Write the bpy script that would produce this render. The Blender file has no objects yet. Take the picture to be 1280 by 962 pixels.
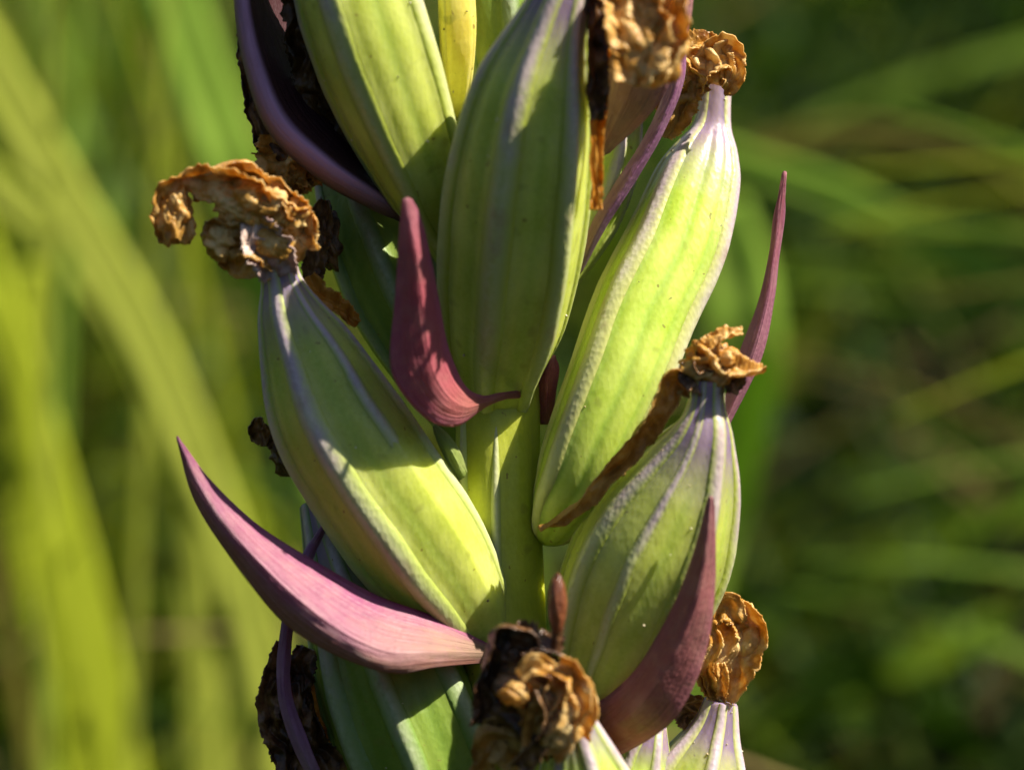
import bpy, bmesh, math, random
import numpy as np
from mathutils import Vector, noise
random.seed(7)
sc = bpy.context.scene
R = math.radians

# ------------------------------------------------------------------ camera, sky, sun, exposure
PX = 0.000035                 # one photo pixel at the focus plane is 0.035 mm
D = 3430.0                    # camera distance in those units (12 cm)
PITCH = R(20)
F0 = Vector((0, 0, 0.25))
RIGHT = Vector((1, 0, 0)); FWD = Vector((0, math.cos(PITCH), -math.sin(PITCH))); UP = Vector((0, math.sin(PITCH), math.cos(PITCH)))
cam = bpy.data.cameras.new('camera'); camo = bpy.data.objects.new('camera', cam); sc.collection.objects.link(camo)
camo.location = F0 - FWD * D * PX
camo.rotation_euler = (math.pi / 2 - PITCH, 0, 0)
cam.sensor_width = 36; cam.lens = 36 / (2 * 640 / D)
cam.clip_start = 0.002; cam.clip_end = 500
cam.dof.use_dof = True; cam.dof.focus_distance = (D - 45) * PX; cam.dof.aperture_fstop = 32
sc.camera = camo

SUN_DIR = (RIGHT * 0.60 + UP * 0.76 - FWD * 0.22).normalized()
EL = math.asin(SUN_DIR.z); AZ = math.atan2(SUN_DIR.x, SUN_DIR.y)
w = bpy.data.worlds.new('World'); sc.world = w; w.use_nodes = True
nt = w.node_tree; nt.nodes.clear()
sky = nt.nodes.new('ShaderNodeTexSky'); sky.sky_type = 'NISHITA'; sky.sun_disc = False
sky.sun_elevation = EL; sky.sun_rotation = AZ
bg = nt.nodes.new('ShaderNodeBackground'); bg.inputs[1].default_value = 0.05
wo = nt.nodes.new('ShaderNodeOutputWorld')
nt.links.new(sky.outputs[0], bg.inputs[0]); nt.links.new(bg.outputs[0], wo.inputs[0])
sl = bpy.data.lights.new('sun', 'SUN'); sl.energy = 5.0; sl.angle = R(0.5); sl.color = (1, 0.92, 0.78)
so = bpy.data.objects.new('sun', sl); sc.collection.objects.link(so)
so.rotation_euler = SUN_DIR.to_track_quat('Z', 'Y').to_euler(); so.location = (0.5, 0, 2)
sc.view_settings.view_transform = 'Standard'; sc.view_settings.look = 'None'
sc.view_settings.gamma = 1; sc.view_settings.exposure = 1.4
sc.cycles.use_denoising = True

# ------------------------------------------------------------------ helpers
def at(px, py, d=0.0):
    k = (D - d) / D
    return F0 + (RIGHT * (k * (px - 640)) + UP * (k * (481 - py)) - FWD * d) * PX

def spline(pts, n):
    """Catmull-Rom through rows of numbers, n samples, roughly even in length over the first two columns."""
    p = np.array(pts, float)
    if len(p) == 2:
        t = np.linspace(0, 1, n)[:, None]; return p[0] * (1 - t) + p[1] * t
    q = np.vstack([2 * p[0] - p[1], p, 2 * p[-1] - p[-2]])
    out = []
    for i in range(len(p) - 1):
        a, b, c, e = q[i:i + 4]
        for s in np.linspace(0, 1, 24, endpoint=(i == len(p) - 2)):
            out.append(0.5 * (2 * b + (c - a) * s + (2 * a - 5 * b + 4 * c - e) * s * s + (3 * b - a - 3 * c + e) * s ** 3))
    out = np.array(out)
    L = np.concatenate([[0], np.cumsum(np.linalg.norm(np.diff(out[:, :2], axis=0), axis=1) + 1e-6)])
    s = np.linspace(0, L[-1], n)
    return np.stack([np.interp(s, L, out[:, k]) for k in range(out.shape[1])], 1)

def link(name, verts, faces, mat, parent=None, uv=None, smooth=True, origin=None):
    me = bpy.data.meshes.new(name)
    off = origin if origin is not None else Vector((0, 0, 0))
    me.from_pydata([tuple(Vector(v) - off) for v in verts], [], faces)
    if smooth: me.polygons.foreach_set('use_smooth', [True] * len(me.polygons))
    if uv is not None:
        l = me.uv_layers.new(name='UVMap')
        vi = np.empty(len(me.loops), int); me.loops.foreach_get('vertex_index', vi)
        l.data.foreach_set('uv', np.array(uv, float)[vi].ravel())
    me.materials.append(mat); me.update()
    o = bpy.data.objects.new(name, me); sc.collection.objects.link(o)
    if parent is not None: o.parent = parent
    return o

def tag(o, label=None, cat=None, group=None, kind=None):
    if label: o['label'] = label
    if cat: o['category'] = cat
    if group: o['group'] = group
    if kind: o['kind'] = kind
    return o

def grid(nu, nv, wrap=False):
    f = []
    for j in range(nv - 1):
        for i in range(nu if wrap else nu - 1):
            a = j * nu + i; b = j * nu + (i + 1) % nu
            f.append((a, b, b + nu, a + nu))
    return f

def solid(o, thick):
    m = o.modifiers.new('thickness', 'SOLIDIFY'); m.thickness = thick * PX; m.offset = 0
    return o

# ------------------------------------------------------------------ materials
class NT:
    def __init__(s, name):
        s.m = bpy.data.materials.new(name); s.m.use_nodes = True; s.t = s.m.node_tree
        s.t.nodes.clear(); s.out = s.n('ShaderNodeOutputMaterial')
    def n(s, typ, **kw):
        x = s.t.nodes.new(typ)
        for k, v in kw.items():
            if k in ('operation', 'blend_type', 'data_type', 'feature', 'distance', 'noise_dimensions', 'attribute_name', 'noise_type'): setattr(x, k, v)
            else:
                x.inputs[k.replace('_', ' ')].default_value = v
        return x
    def l(s, a, b): s.t.links.new(a, b)
    def noise(s, vec, scale, detail=3.0, rough=0.55):
        x = s.n('ShaderNodeTexNoise'); x.inputs['Scale'].default_value = scale; x.inputs['Detail'].default_value = detail
        x.inputs['Roughness'].default_value = rough
        s.l(vec, x.inputs['Vector']); return x.outputs['Fac']
    def ramp(s, fac, stops):
        x = s.n('ShaderNodeValToRGB'); e = x.color_ramp.elements
        while len(e) < len(stops): e.new(0.5)
        for i, (p, c) in enumerate(stops):
            e[i].position = p; e[i].color = (*c, 1) if len(c) == 3 else c
        s.l(fac, x.inputs[0]); return x.outputs[0]
    def mix(s, fac, a, b, mode='MIX'):
        x = s.n('ShaderNodeMix', data_type='RGBA', blend_type=mode)
        if isinstance(fac, float): x.inputs[0].default_value = fac
        else: s.l(fac, x.inputs[0])
        for v, i in ((a, 6), (b, 7)):
            if isinstance(v, tuple): x.inputs[i].default_value = (*v, 1)
            else: s.l(v, x.inputs[i])
        return x.outputs[2]
    def math(s, op, a, b=0.5):
        x = s.n('ShaderNodeMath', operation=op)
        for v, i in ((a, 0), (b, 1)):
            if isinstance(v, (int, float)): x.inputs[i].default_value = v
            else: s.l(v, x.inputs[i])
        return x.outputs[0]
    def bump(s, h, dist, strength=1.0, prev=None):
        x = s.n('ShaderNodeBump'); x.inputs['Strength'].default_value = strength; x.inputs['Distance'].default_value = dist
        s.l(h, x.inputs['Height'])
        if prev is not None: s.l(prev, x.inputs['Normal'])
        return x.outputs[0]
    def coords(s): return s.n('ShaderNodeTexCoord')

def scaled(s, vec, sx, sy, sz=1):
    x = s.n('ShaderNodeMapping'); x.inputs['Scale'].default_value = (sx, sy, sz); s.l(vec, x.inputs['Vector']); return x.outputs[0]

def capsule_mat(name, green, pale, lilac, sss=0.35, neck=(0.72, 0.87)):
    s = NT(name); c = s.coords(); uv = c.outputs['UV']; ob = c.outputs['Object']
    sp = s.n('ShaderNodeSeparateXYZ'); s.l(uv, sp.inputs[0]); v = sp.outputs[1]
    streak = s.noise(scaled(s, uv, 14, 1.4), 1.0, 3)
    blot = s.noise(ob, 420, 3)
    f = s.math('ADD', s.math('MULTIPLY', streak, 0.24), s.math('MULTIPLY', blot, 0.85))
    col = s.ramp(f, [(0.38, green), (0.72, pale)])
    gr = s.n('ShaderNodeAttribute', attribute_name='groove')
    col = s.mix(s.math('MULTIPLY', gr.outputs['Fac'], 0.42), col, tuple(x * k for x, k in zip(green, (0.55, 0.85, 0.4))))
    fine = s.noise(ob, 5200, 2)
    col = s.mix(s.math('MULTIPLY', fine, 0.35), col, tuple(min(1, x * 1.5) for x in pale))
    spots = s.ramp(s.noise(ob, 900, 1.5), [(0.66, (0, 0, 0)), (0.74, (1, 1, 1))])
    col = s.mix(s.math('MULTIPLY', spots, 0.4), col, (0.16, 0.17, 0.03))
    specks = s.ramp(s.noise(ob, 2600, 1.0), [(0.735, (0, 0, 0)), (0.77, (1, 1, 1))])
    col = s.mix(s.math('MULTIPLY', specks, 0.65), col, (0.13, 0.07, 0.02))
    nk = s.ramp(s.math('ADD', v, s.math('MULTIPLY', s.math('SUBTRACT', blot, 0.5), 0.10)), [(neck[0], (0, 0, 0)), (neck[1], (1, 1, 1))])
    col = s.mix(nk, col, lilac)
    p = s.n('ShaderNodeBsdfPrincipled'); s.l(col, p.inputs['Base Color'])
    p.inputs['Roughness'].default_value = 0.40; p.inputs['Specular IOR Level'].default_value = 0.32
    p.inputs['Subsurface Weight'].default_value = sss; p.inputs['Subsurface Radius'].default_value = (1.0, 0.95, 0.10); p.inputs['Subsurface Scale'].default_value = 0.0028
    vo = s.n('ShaderNodeTexVoronoi'); vo.inputs['Scale'].default_value = 1.0; s.l(scaled(s, ob, 4600, 4600, 2200), vo.inputs['Vector'])
    b = s.bump(vo.outputs['Distance'], 0.00003, 0.4)
    b = s.bump(s.noise(scaled(s, ob, 700, 700, 260), 1.0, 3), 0.00014, 0.5, b)
    s.l(b, p.inputs['Normal']); s.l(p.outputs[0], s.out.inputs[0]); return s.m

def rib_mat(name, pale, lilac, edge, speck=0.35):
    s = NT(name); c = s.coords(); uv = c.outputs['UV']; ob = c.outputs['Object']
    sp = s.n('ShaderNodeSeparateXYZ'); s.l(uv, sp.inputs[0]); u = sp.outputs[0]; v = sp.outputs[1]
    blot = s.noise(ob, 700, 4)
    vv = s.math('ADD', v, s.math('MULTIPLY', s.math('SUBTRACT', blot, 0.5), 0.5))
    col = s.ramp(vv, [(0.15, edge), (0.50, tuple(0.6 * a + 0.4 * b for a, b in zip(edge, pale))), (0.58, pale), (0.74, lilac)])
    fine = s.noise(ob, 4200, 3)
    col = s.mix(s.math('MULTIPLY', fine, 0.4), col, (0.72, 0.68, 0.62))
    red = s.ramp(s.noise(scaled(s, ob, 900, 900, 500), 1.0, 4), [(0.58, (0, 0, 0)), (0.72, (1, 1, 1))])
    col = s.mix(s.math('MULTIPLY', red, speck), col, (0.25, 0.12, 0.12))
    e = s.math('MULTIPLY', s.math('ABSOLUTE', s.math('SUBTRACT', u, 0.5)), 2.0)
    em = s.ramp(s.math('ADD', e, s.math('MULTIPLY', s.math('SUBTRACT', fine, 0.5), 0.5)), [(0.25, (0, 0, 0)), (0.9, (1, 1, 1))])
    col = s.mix(em, col, edge)
    p = s.n('ShaderNodeBsdfPrincipled'); s.l(col, p.inputs['Base Color'])
    p.inputs['Roughness'].default_value = 0.42; p.inputs['Specular IOR Level'].default_value = 0.35
    p.inputs['Subsurface Weight'].default_value = 0.25; p.inputs['Subsurface Radius'].default_value = (0.8, 0.9, 0.4); p.inputs['Subsurface Scale'].default_value = 0.0008
    vo = s.n('ShaderNodeTexVoronoi'); vo.inputs['Scale'].default_value = 1.0; s.l(scaled(s, ob, 5200, 5200, 3000), vo.inputs['Vector'])
    b = s.bump(vo.outputs['Distance'], 0.00004, 0.5)
    b = s.bump(s.noise(ob, 1100, 2), 0.00006, 0.4, b)
    s.l(b, p.inputs['Normal']); s.l(p.outputs[0], s.out.inputs[0]); return s.m

def leaf_mat(name, mid, margin, base, tip, trans=0.35, rough=0.5, veins=24, under=None):
    """thin blade: colour runs along (v) and from keel to margin (u)"""
    s = NT(name); c = s.coords(); uv = c.outputs['UV']; ob = c.outputs['Object']
    sp = s.n('ShaderNodeSeparateXYZ'); s.l(uv, sp.inputs[0]); u = sp.outputs[0]; v = sp.outputs[1]
    bl = s.noise(ob, 500, 4); st = s.noise(scaled(s, uv, veins, 2.0), 1.0, 3)
    vj = s.math('ADD', v, s.math('MULTIPLY', s.math('SUBTRACT', bl, 0.5), 0.25))
    col = s.ramp(vj, [(0.0, base), (0.35, mid), (0.7, mid), (1.0, tip)])
    e = s.math('MULTIPLY', s.math('ABSOLUTE', s.math('SUBTRACT', u, 0.5)), 2.0)
    em = s.ramp(s.math('ADD', e, s.math('MULTIPLY', s.math('SUBTRACT', st, 0.5), 0.5)), [(0.55, (0, 0, 0)), (1.0, (1, 1, 1))])
    col = s.mix(em, col, margin)
    if under: col = s.mix(s.ramp(s.math('ADD', u, s.math('MULTIPLY', s.math('SUBTRACT', bl, 0.5), 0.25)), [(0.60, (0, 0, 0)), (0.80, (1, 1, 1))]), col, under)
    col = s.mix(s.math('MULTIPLY', s.ramp(st, [(0.35, (0, 0, 0)), (0.75, (1, 1, 1))]), 0.35), col, tuple(x * 0.55 for x in mid))
    mot = s.noise(ob, 1100, 4, 0.65)
    col = s.mix(s.math('MULTIPLY', s.ramp(mot, [(0.45, (0, 0, 0)), (0.68, (1, 1, 1))]), 0.4), col, tuple(0.5 * x + 0.5 * y for x, y in zip(mid, (0.55, 0.42, 0.30))))
    fine = s.noise(ob, 4300, 2)
    col = s.mix(s.math('MULTIPLY', fine, 0.3), col, tuple(min(1, x * 1.7) for x in mid))
    p = s.n('ShaderNodeBsdfPrincipled'); s.l(col, p.inputs['Base Color']); p.inputs['Roughness'].default_value = rough
    p.inputs['Specular IOR Level'].default_value = 0.4
    vo = s.n('ShaderNodeTexVoronoi'); vo.inputs['Scale'].default_value = 5000; s.l(ob, vo.inputs['Vector'])
    b = s.bump(vo.outputs['Distance'], 0.00004, 0.5); b = s.bump(st, 0.00022, 0.8, b)
    s.l(b, p.inputs['Normal'])
    tr = s.n('ShaderNodeBsdfTranslucent'); s.l(col, tr.inputs[0]); s.l(b, tr.inputs['Normal'])
    mx = s.n('ShaderNodeMixShader'); mx.inputs[0].default_value = trans
    s.l(p.outputs[0], mx.inputs[1]); s.l(tr.outputs[0], mx.inputs[2]); s.l(mx.outputs[0], s.out.inputs[0]); return s.m

def dried_mat(name, dark, mid, light, trans=0.25, mul=1.0):
    s = NT(name); c = s.coords(); ob = c.outputs['Object']
    a = s.noise(ob, 480, 5, 0.65); b_ = s.noise(ob, 1900, 4, 0.6)
    f = s.math('ADD', s.math('MULTIPLY', a, 0.7), s.math('MULTIPLY', b_, 0.4))
    col = s.ramp(f, [(0.40, dark), (0.52, mid), (0.66, light)])
    p = s.n('ShaderNodeBsdfPrincipled'); s.l(col, p.inputs['Base Color']); p.inputs['Roughness'].default_value = 0.28
    p.inputs['Specular IOR Level'].default_value = 0.5
    b = s.bump(s.noise(scaled(s, ob, 4200, 4200, 1500), 1.0, 4, 0.7), 0.00018, 0.5); b = s.bump(s.noise(ob, 900, 3), 0.0003, 0.5, b)
    s.l(b, p.inputs['Normal'])
    tr = s.n('ShaderNodeBsdfTranslucent'); s.l(col, tr.inputs[0]); s.l(b, tr.inputs['Normal'])
    mx = s.n('ShaderNodeMixShader'); mx.inputs[0].default_value = trans
    s.l(p.outputs[0], mx.inputs[1]); s.l(tr.outputs[0], mx.inputs[2]); s.l(mx.outputs[0], s.out.inputs[0]); return s.m

def grass_mat(name, stops, trans=0.4, attr='blade'):
    s = NT(name); c = s.coords()
    at_ = s.n('ShaderNodeAttribute', attribute_name=attr)
    col = s.ramp(at_.outputs['Fac'], stops)
    col = s.mix(s.math('MULTIPLY', s.noise(c.outputs['Object'], 60, 3), 0.5), col, tuple(x * 0.6 for x in stops[1][1]))
    p = s.n('ShaderNodeBsdfPrincipled'); s.l(col, p.inputs['Base Color']); p.inputs['Roughness'].default_value = 0.65; p.inputs['Specular IOR Level'].default_value = 0.25
    tr = s.n('ShaderNodeBsdfTranslucent'); s.l(col, tr.inputs[0])
    mx = s.n('ShaderNodeMixShader'); mx.inputs[0].default_value = trans
    s.l(p.outputs[0], mx.inputs[1]); s.l(tr.outputs[0], mx.inputs[2]); s.l(mx.outputs[0], s.out.inputs[0]); return s.m

def blade_mat(name, col1, col2, trans=0.4):
    s = NT(name); c = s.coords()
    st = s.noise(scaled(s, c.outputs['UV'], 14, 3), 1.0, 3)
    col = s.ramp(st, [(0.35, col1), (0.65, col2)])
    p = s.n('ShaderNodeBsdfPrincipled'); s.l(col, p.inputs['Base Color']); p.inputs['Roughness'].default_value = 0.65; p.inputs['Specular IOR Level'].default_value = 0.25
    tr = s.n('ShaderNodeBsdfTranslucent'); s.l(col, tr.inputs[0])
    mx = s.n('ShaderNodeMixShader'); mx.inputs[0].default_value = trans
    s.l(p.outputs[0], mx.inputs[1]); s.l(tr.outputs[0], mx.inputs[2]); s.l(mx.outputs[0], s.out.inputs[0]); return s.m

def hollow_shade_mat():
    m = leaf_mat('bract_hollow_shade', (0.05, 0.014, 0.022), (0.2, 0.1, 0.15), (0.06, 0.02, 0.02), (0.06, 0.015, 0.03), 0.15)
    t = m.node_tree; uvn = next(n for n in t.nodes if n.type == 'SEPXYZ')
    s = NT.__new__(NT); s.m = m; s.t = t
    ur = s.ramp(uvn.outputs[0], [(0.0, (0.10, 0.05, 0.05)), (0.25, (0.30, 0.15, 0.20)), (0.47, (0.50, 0.27, 0.45)), (0.54, (0.045, 0.015, 0.018))])  # lit crest band and shaded hollow put into the colour
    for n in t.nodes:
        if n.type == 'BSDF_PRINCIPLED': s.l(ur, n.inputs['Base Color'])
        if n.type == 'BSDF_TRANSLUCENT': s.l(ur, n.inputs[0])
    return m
LILAC = (0.22, 0.155, 0.20)
M_CAP = capsule_mat('capsule_green', (0.27, 0.32, 0.03), (0.45, 0.49, 0.11), LILAC, 0.6)
M_CAPY = capsule_mat('capsule_yellow_green', (0.27, 0.38, 0.02), (0.44, 0.52, 0.11), LILAC, 0.55)
M_CAPD = capsule_mat('capsule_shaded', (0.09, 0.15, 0.012), (0.18, 0.25, 0.04), LILAC, 0.3)  # darker copy of the pod green, shade of the rear pods in the colour
M_YEL = capsule_mat('capsule_yellow', (0.55, 0.42, 0.05), (0.68, 0.60, 0.16), (0.3, 0.15, 0.05), 0.4)
M_RIB = rib_mat('rib_pale', (0.36, 0.33, 0.22), (0.27, 0.20, 0.25), (0.30, 0.36, 0.06))
M_RIBG = rib_mat('rib_greenish', (0.31, 0.33, 0.10), (0.28, 0.21, 0.21), (0.27, 0.32, 0.03))
M_RIBS = rib_mat('rib_speckled', (0.37, 0.34, 0.24), (0.29, 0.21, 0.26), (0.36, 0.38, 0.10), 0.55)
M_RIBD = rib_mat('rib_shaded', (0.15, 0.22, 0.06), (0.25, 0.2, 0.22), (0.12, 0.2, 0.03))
M_STEM = capsule_mat('stem_green', (0.26, 0.30, 0.015), (0.38, 0.40, 0.05), (0.2, 0.2, 0.06), 0.5, (2, 3))
M_BRACT = leaf_mat('bract_mauve', (0.40, 0.16, 0.19), (0.28, 0.055, 0.17), (0.44, 0.31, 0.17), (0.30, 0.10, 0.20), 0.4)
M_BRACTU = leaf_mat('bract_mauve_two_tone', (0.33, 0.115, 0.18), (0.34, 0.055, 0.21), (0.44, 0.33, 0.18), (0.30, 0.10, 0.20), 0.4, under=(0.36, 0.17, 0.09))
M_BRACTP = leaf_mat('bract_dull_pink', (0.38, 0.22, 0.16), (0.36, 0.14, 0.19), (0.34, 0.2, 0.12), (0.36, 0.2, 0.18), 0.4)
M_BRACTR = leaf_mat('bract_rose', (0.46, 0.11, 0.14), (0.46, 0.12, 0.25), (0.46, 0.21, 0.10), (0.52, 0.22, 0.27), 0.45)
M_BRACTK = leaf_mat('bract_light_pink', (0.48, 0.20, 0.27), (0.48, 0.19, 0.30), (0.48, 0.26, 0.30), (0.42, 0.10, 0.13), 0.45)
M_BRACTD = leaf_mat('bract_wine', (0.31, 0.11, 0.11), (0.36, 0.13, 0.17), (0.25, 0.10, 0.06), (0.33, 0.14, 0.16), 0.4)
M_BRACTL = leaf_mat('bract_lilac', (0.30, 0.12, 0.25), (0.36, 0.18, 0.32), (0.30, 0.22, 0.25), (0.26, 0.08, 0.16), 0.25)
M_LEAFG = leaf_mat('scale_green', (0.28, 0.36, 0.08), (0.36, 0.42, 0.14), (0.2, 0.28, 0.04), (0.3, 0.36, 0.1), 0.3)
M_DRY = dried_mat('dried_tan', (0.26, 0.09, 0.012), (0.64, 0.34, 0.065), (0.86, 0.64, 0.28), 0.45)
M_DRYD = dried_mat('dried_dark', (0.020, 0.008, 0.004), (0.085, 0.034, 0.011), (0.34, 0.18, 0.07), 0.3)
M_DRYB = dried_mat('dried_black', (0.010, 0.006, 0.004), (0.04, 0.018, 0.010), (0.15, 0.07, 0.03), 0.15)
M_DRYR = dried_mat('dried_red', (0.03, 0.008, 0.006), (0.09, 0.025, 0.012), (0.20, 0.07, 0.03), 0.2)
M_DRYP = dried_mat('dried_pinkish', (0.26, 0.13, 0.12), (0.46, 0.31, 0.27), (0.62, 0.48, 0.40), 0.25)
M_DRYM = dried_mat('dried_brown', (0.03, 0.012, 0.004), (0.10, 0.045, 0.012), (0.20, 0.10, 0.03), 0.4)
M_DRYO = dried_mat('dried_orange', (0.32, 0.11, 0.01), (0.62, 0.28, 0.03), (0.78, 0.44, 0.09), 0.5)
M_DRYOL = dried_mat('dried_olive', (0.30, 0.14, 0.025), (0.50, 0.27, 0.055), (0.64, 0.43, 0.14), 0.5)

# ------------------------------------------------------------------ the setting: ground and far meadow
def ground():
    n = 60; v = []; 
    xs = np.concatenate([-np.geomspace(200, 0.02, n), [0], np.geomspace(0.02, 200, n)])
    ys = xs
    for y in ys:
        for x in xs:
            h = 0.012 * noise.noise(Vector((x * 6, y * 6, 0))) if abs(x) < 4 and abs(y) < 4 else 0
            v.append((x, y, h))
    s = NT('soil'); c = s.coords(); ob = c.outputs['Object']
    col = s.ramp(s.noise(ob, 14, 6, 0.7), [(0.35, (0.02, 0.025, 0.006)), (0.55, (0.03, 0.04, 0.008)), (0.75, (0.07, 0.06, 0.02))])
    p = s.n('ShaderNodeBsdfPrincipled'); s.l(col, p.inputs['Base Color']); p.inputs['Roughness'].default_value = 0.9
    s.l(s.bump(s.noise(ob, 60, 5), 0.01), p.inputs['Normal']); s.l(p.outputs[0], s.out.inputs[0])
    tag(link('ground', v, grid(len(xs), len(ys)), s.m), kind='structure')
ground()

# ------------------------------------------------------------------ the orchid
ROOT_LOC = at(640, 962, 0) + Vector((0, -0.02, 0)); ROOT_LOC.z = 0.0
plant = bpy.data.objects.new('orchid_plant', None); sc.collection.objects.link(plant); plant.location = ROOT_LOC
tag(plant, 'orchid spike gone to seed, with ribbed green capsules, purple bracts and withered brown flowers', 'orchid')

def part(name, verts, faces, mat, parent=None, uv=None):
    return link(name, verts, faces, mat, parent or plant, uv, origin=ROOT_LOC)

def frames(rows):
    """rows: px,py,d,... base to top -> centres, side, toward vectors, scale"""
    C = [at(*r[:3]) for r in rows]; out = []
    eye = camo.location
    for i in range(len(C)):
        T = (C[min(i + 1, len(C) - 1)] - C[max(i - 1, 0)]).normalized()
        to = (eye - C[i]).normalized()
        S = T.cross(to).normalized(); N = S.cross(T).normalized()
        out.append((C[i], S, N, T, (D - rows[i][2]) / D * PX))
    return out

def capsule(axis, ribs, grooves, mat=None, ribmat=None, label=None, nphi=120, nt_=80, lump=0.012):
    """axis rows px,py,d,r from base to beak; ribs (deg, half width deg, height); grooves (deg, half width, depth)"""
    rows = spline(axis, nt_); fr = frames(rows); seed = random.uniform(0, 99)
    rad = rows[:, 3]; rmax = rad.max()
    def widen(r): return 1.0 + 0.9 * max(0.0, 1 - r / (0.62 * rmax))
    angs = sorted(a[0] % 360 for a in ribs)
    def flat(ph):
        ph %= 360
        for k_ in range(len(angs)):
            a1 = angs[k_]; a2 = angs[(k_ + 1) % len(angs)]
            if a2 <= a1: a2 += 360
            p_ = ph if ph >= a1 else ph + 360
            if a1 <= p_ <= a2:
                half = min((a2 - a1) / 2, 34); dl = min(abs(p_ - (a1 + a2) / 2), half)
                return -0.6 * (1 - math.cos(R(half)) / math.cos(R(dl)))
        return 0.0
    flats = {}
    def prof(j, ph):
        r = rad[j]; wd = widen(r); t = j / (nt_ - 1); fk = round(ph, 3)
        if fk not in flats: flats[fk] = flat(ph)
        q = flats[fk] * min(1, max(0, (r / rmax - 0.25) / 0.4))
        for (a, hw, h, *fd) in ribs:
            h *= min(1, max(0, (t - fd[0]) / 0.12)) if fd else 1
            x = (ph - a + 180) % 360 - 180
            hw2 = hw * wd
            q += 0.35 * h * math.exp(-(x / (hw2 * 1.1)) ** 2)
            q -= 0.30 * h * (math.exp(-((abs(x) - hw2 * 1.25) / (hw2 * 0.35)) ** 2))
        for (a, hw, g) in grooves:
            x = (ph - a + 180) % 360 - 180
            q -= g * math.exp(-(x / hw) ** 2) * min(1, max(0, (r / rmax - 0.3) / 0.4))
        return q
    def pos(j, ph, extra=0.0):
        c, S, N, T, k = fr[j]; a = R(ph)
        dirv = S * math.sin(a) + N * math.cos(a)
        l = lump * noise.noise(Vector((j * 0.09 + seed, math.sin(a) * 1.4, math.cos(a) * 1.4)))
        return c + dirv * (rad[j] * k * (1 + prof(j, ph) + l + extra))
    v = []; uv = []; gv = []
    for j in range(nt_):
        for i in range(nphi):
            ph = i * 360 / nphi
            gv.append(max([math.exp(-(((ph - a + 180) % 360 - 180) / (hw * 0.8)) ** 2) for a, hw, g in grooves] + [0]) * min(1, max(0, (rad[j] / rmax - 0.3) / 0.4)))
            v.append(pos(j, i * 360 / nphi)); uv.append((abs(((i / nphi + 0.5) % 1) * 2 - 1), j / (nt_ - 1)))
    f = grid(nphi, nt_, True)
    for j, rev in ((0, False), (nt_ - 1, True)):       # caps
        v.append(fr[j][0]); uv.append((0.5, j / (nt_ - 1))); n = len(v) - 1
        for i in range(nphi):
            a, b = j * nphi + i, j * nphi + (i + 1) % nphi
            f.append((b, a, n) if not rev else (a, b, n))
    o = part('seed_capsule', v, f, mat or M_CAP, None, uv)
    ga = o.data.attributes.new('groove', 'FLOAT', 'POINT'); ga.data.foreach_set('value', np.array(gv + [0, 0], 'f'))
    if label: o['label'] = label
    for (a, hw, h, *fd) in ribs:
        nu = 13; vv = []; uu = []
        for j in range(nt_):
            wd = widen(rad[j]); fade = min(1.0, j / (nt_ * 0.08)); fade = fade * min(1, max(0, (j / (nt_ - 1) - fd[0]) / 0.12)) if fd else fade; low = -0.05 if fd and j / (nt_ - 1) < fd[0] else 0
            for i in range(nu):
                x = i / (nu - 1) * 2 - 1
                wob = 1.5 * noise.noise(Vector((j * 0.12, a, seed)))
                lift = low + h * (0.75 * (1 - x * x) ** 0.8 * fade) - 0.03 * (abs(x) > 0.97) + 0.006 * noise.noise(Vector((j * 0.35, x * 2, seed)))
                vv.append(pos(j, a + wob + x * hw * wd, lift)); uu.append(((x + 1) / 2, j / (nt_ - 1)))
        part('rib', vv, grid(nu, nt_), ribmat or M_RIB, o, uu)
    return o

def bract(left, keel, right, mat, label=None, thick=3, n=72, nu=21, wave=4.0, fold=0.6):
    """three lines px,py,d from base to tip, lofted"""
    L, K, Q = (spline(a, n) for a in (left, keel, right)); v = []; uv = []; seed = random.uniform(0, 50)
    for j in range(n):
        for i in range(nu):
            x = i / (nu - 1)
            p = L[j] * (1 - x) * (1 - 2 * x) + K[j] * 4 * x * (1 - x) + Q[j] * x * (2 * x - 1)
            pl = L[j] * (1 - 2 * x) + K[j] * 2 * x if x < 0.5 else K[j] * (2 - 2 * x) + Q[j] * (2 * x - 1)
            p = p * (1 - fold) + pl * fold
            e = abs(2 * x - 1)
            p = p + np.array([0, 0, wave * e * noise.noise(Vector((j * 0.13, seed, x))) + 1.2 * noise.noise(Vector((j * 0.3, x * 9, seed)))])
            v.append(at(*p)); uv.append((x, j / (n - 1)))
    o = part('bract', v, grid(nu, n), mat, None, uv); solid(o, thick)
    if label: o['label'] = label
    return o

CR = [(Vector((random.gauss(0, 1), random.gauss(0, 1), random.gauss(0, 1))).normalized(), random.uniform(0.6, 1.5), random.random()) for _ in range(24)]
def creases(q, seed, k=5):
    """sum of folds along random directions, sharp like crumpled paper, about -1..1"""
    w_ = noise.noise_vector(q * 0.6 + Vector((seed, 0, 0))) * 0.55; q = q + w_; t = 0.0; b0 = int(seed * 7) % 19
    for d_, f_, ph in CR[b0:b0 + k]:
        y = (q.dot(d_) * f_ + ph * 7 + seed) % 1.0
        t += abs(2 * y - 1) - 0.5
    return t / k * 2.0

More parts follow.
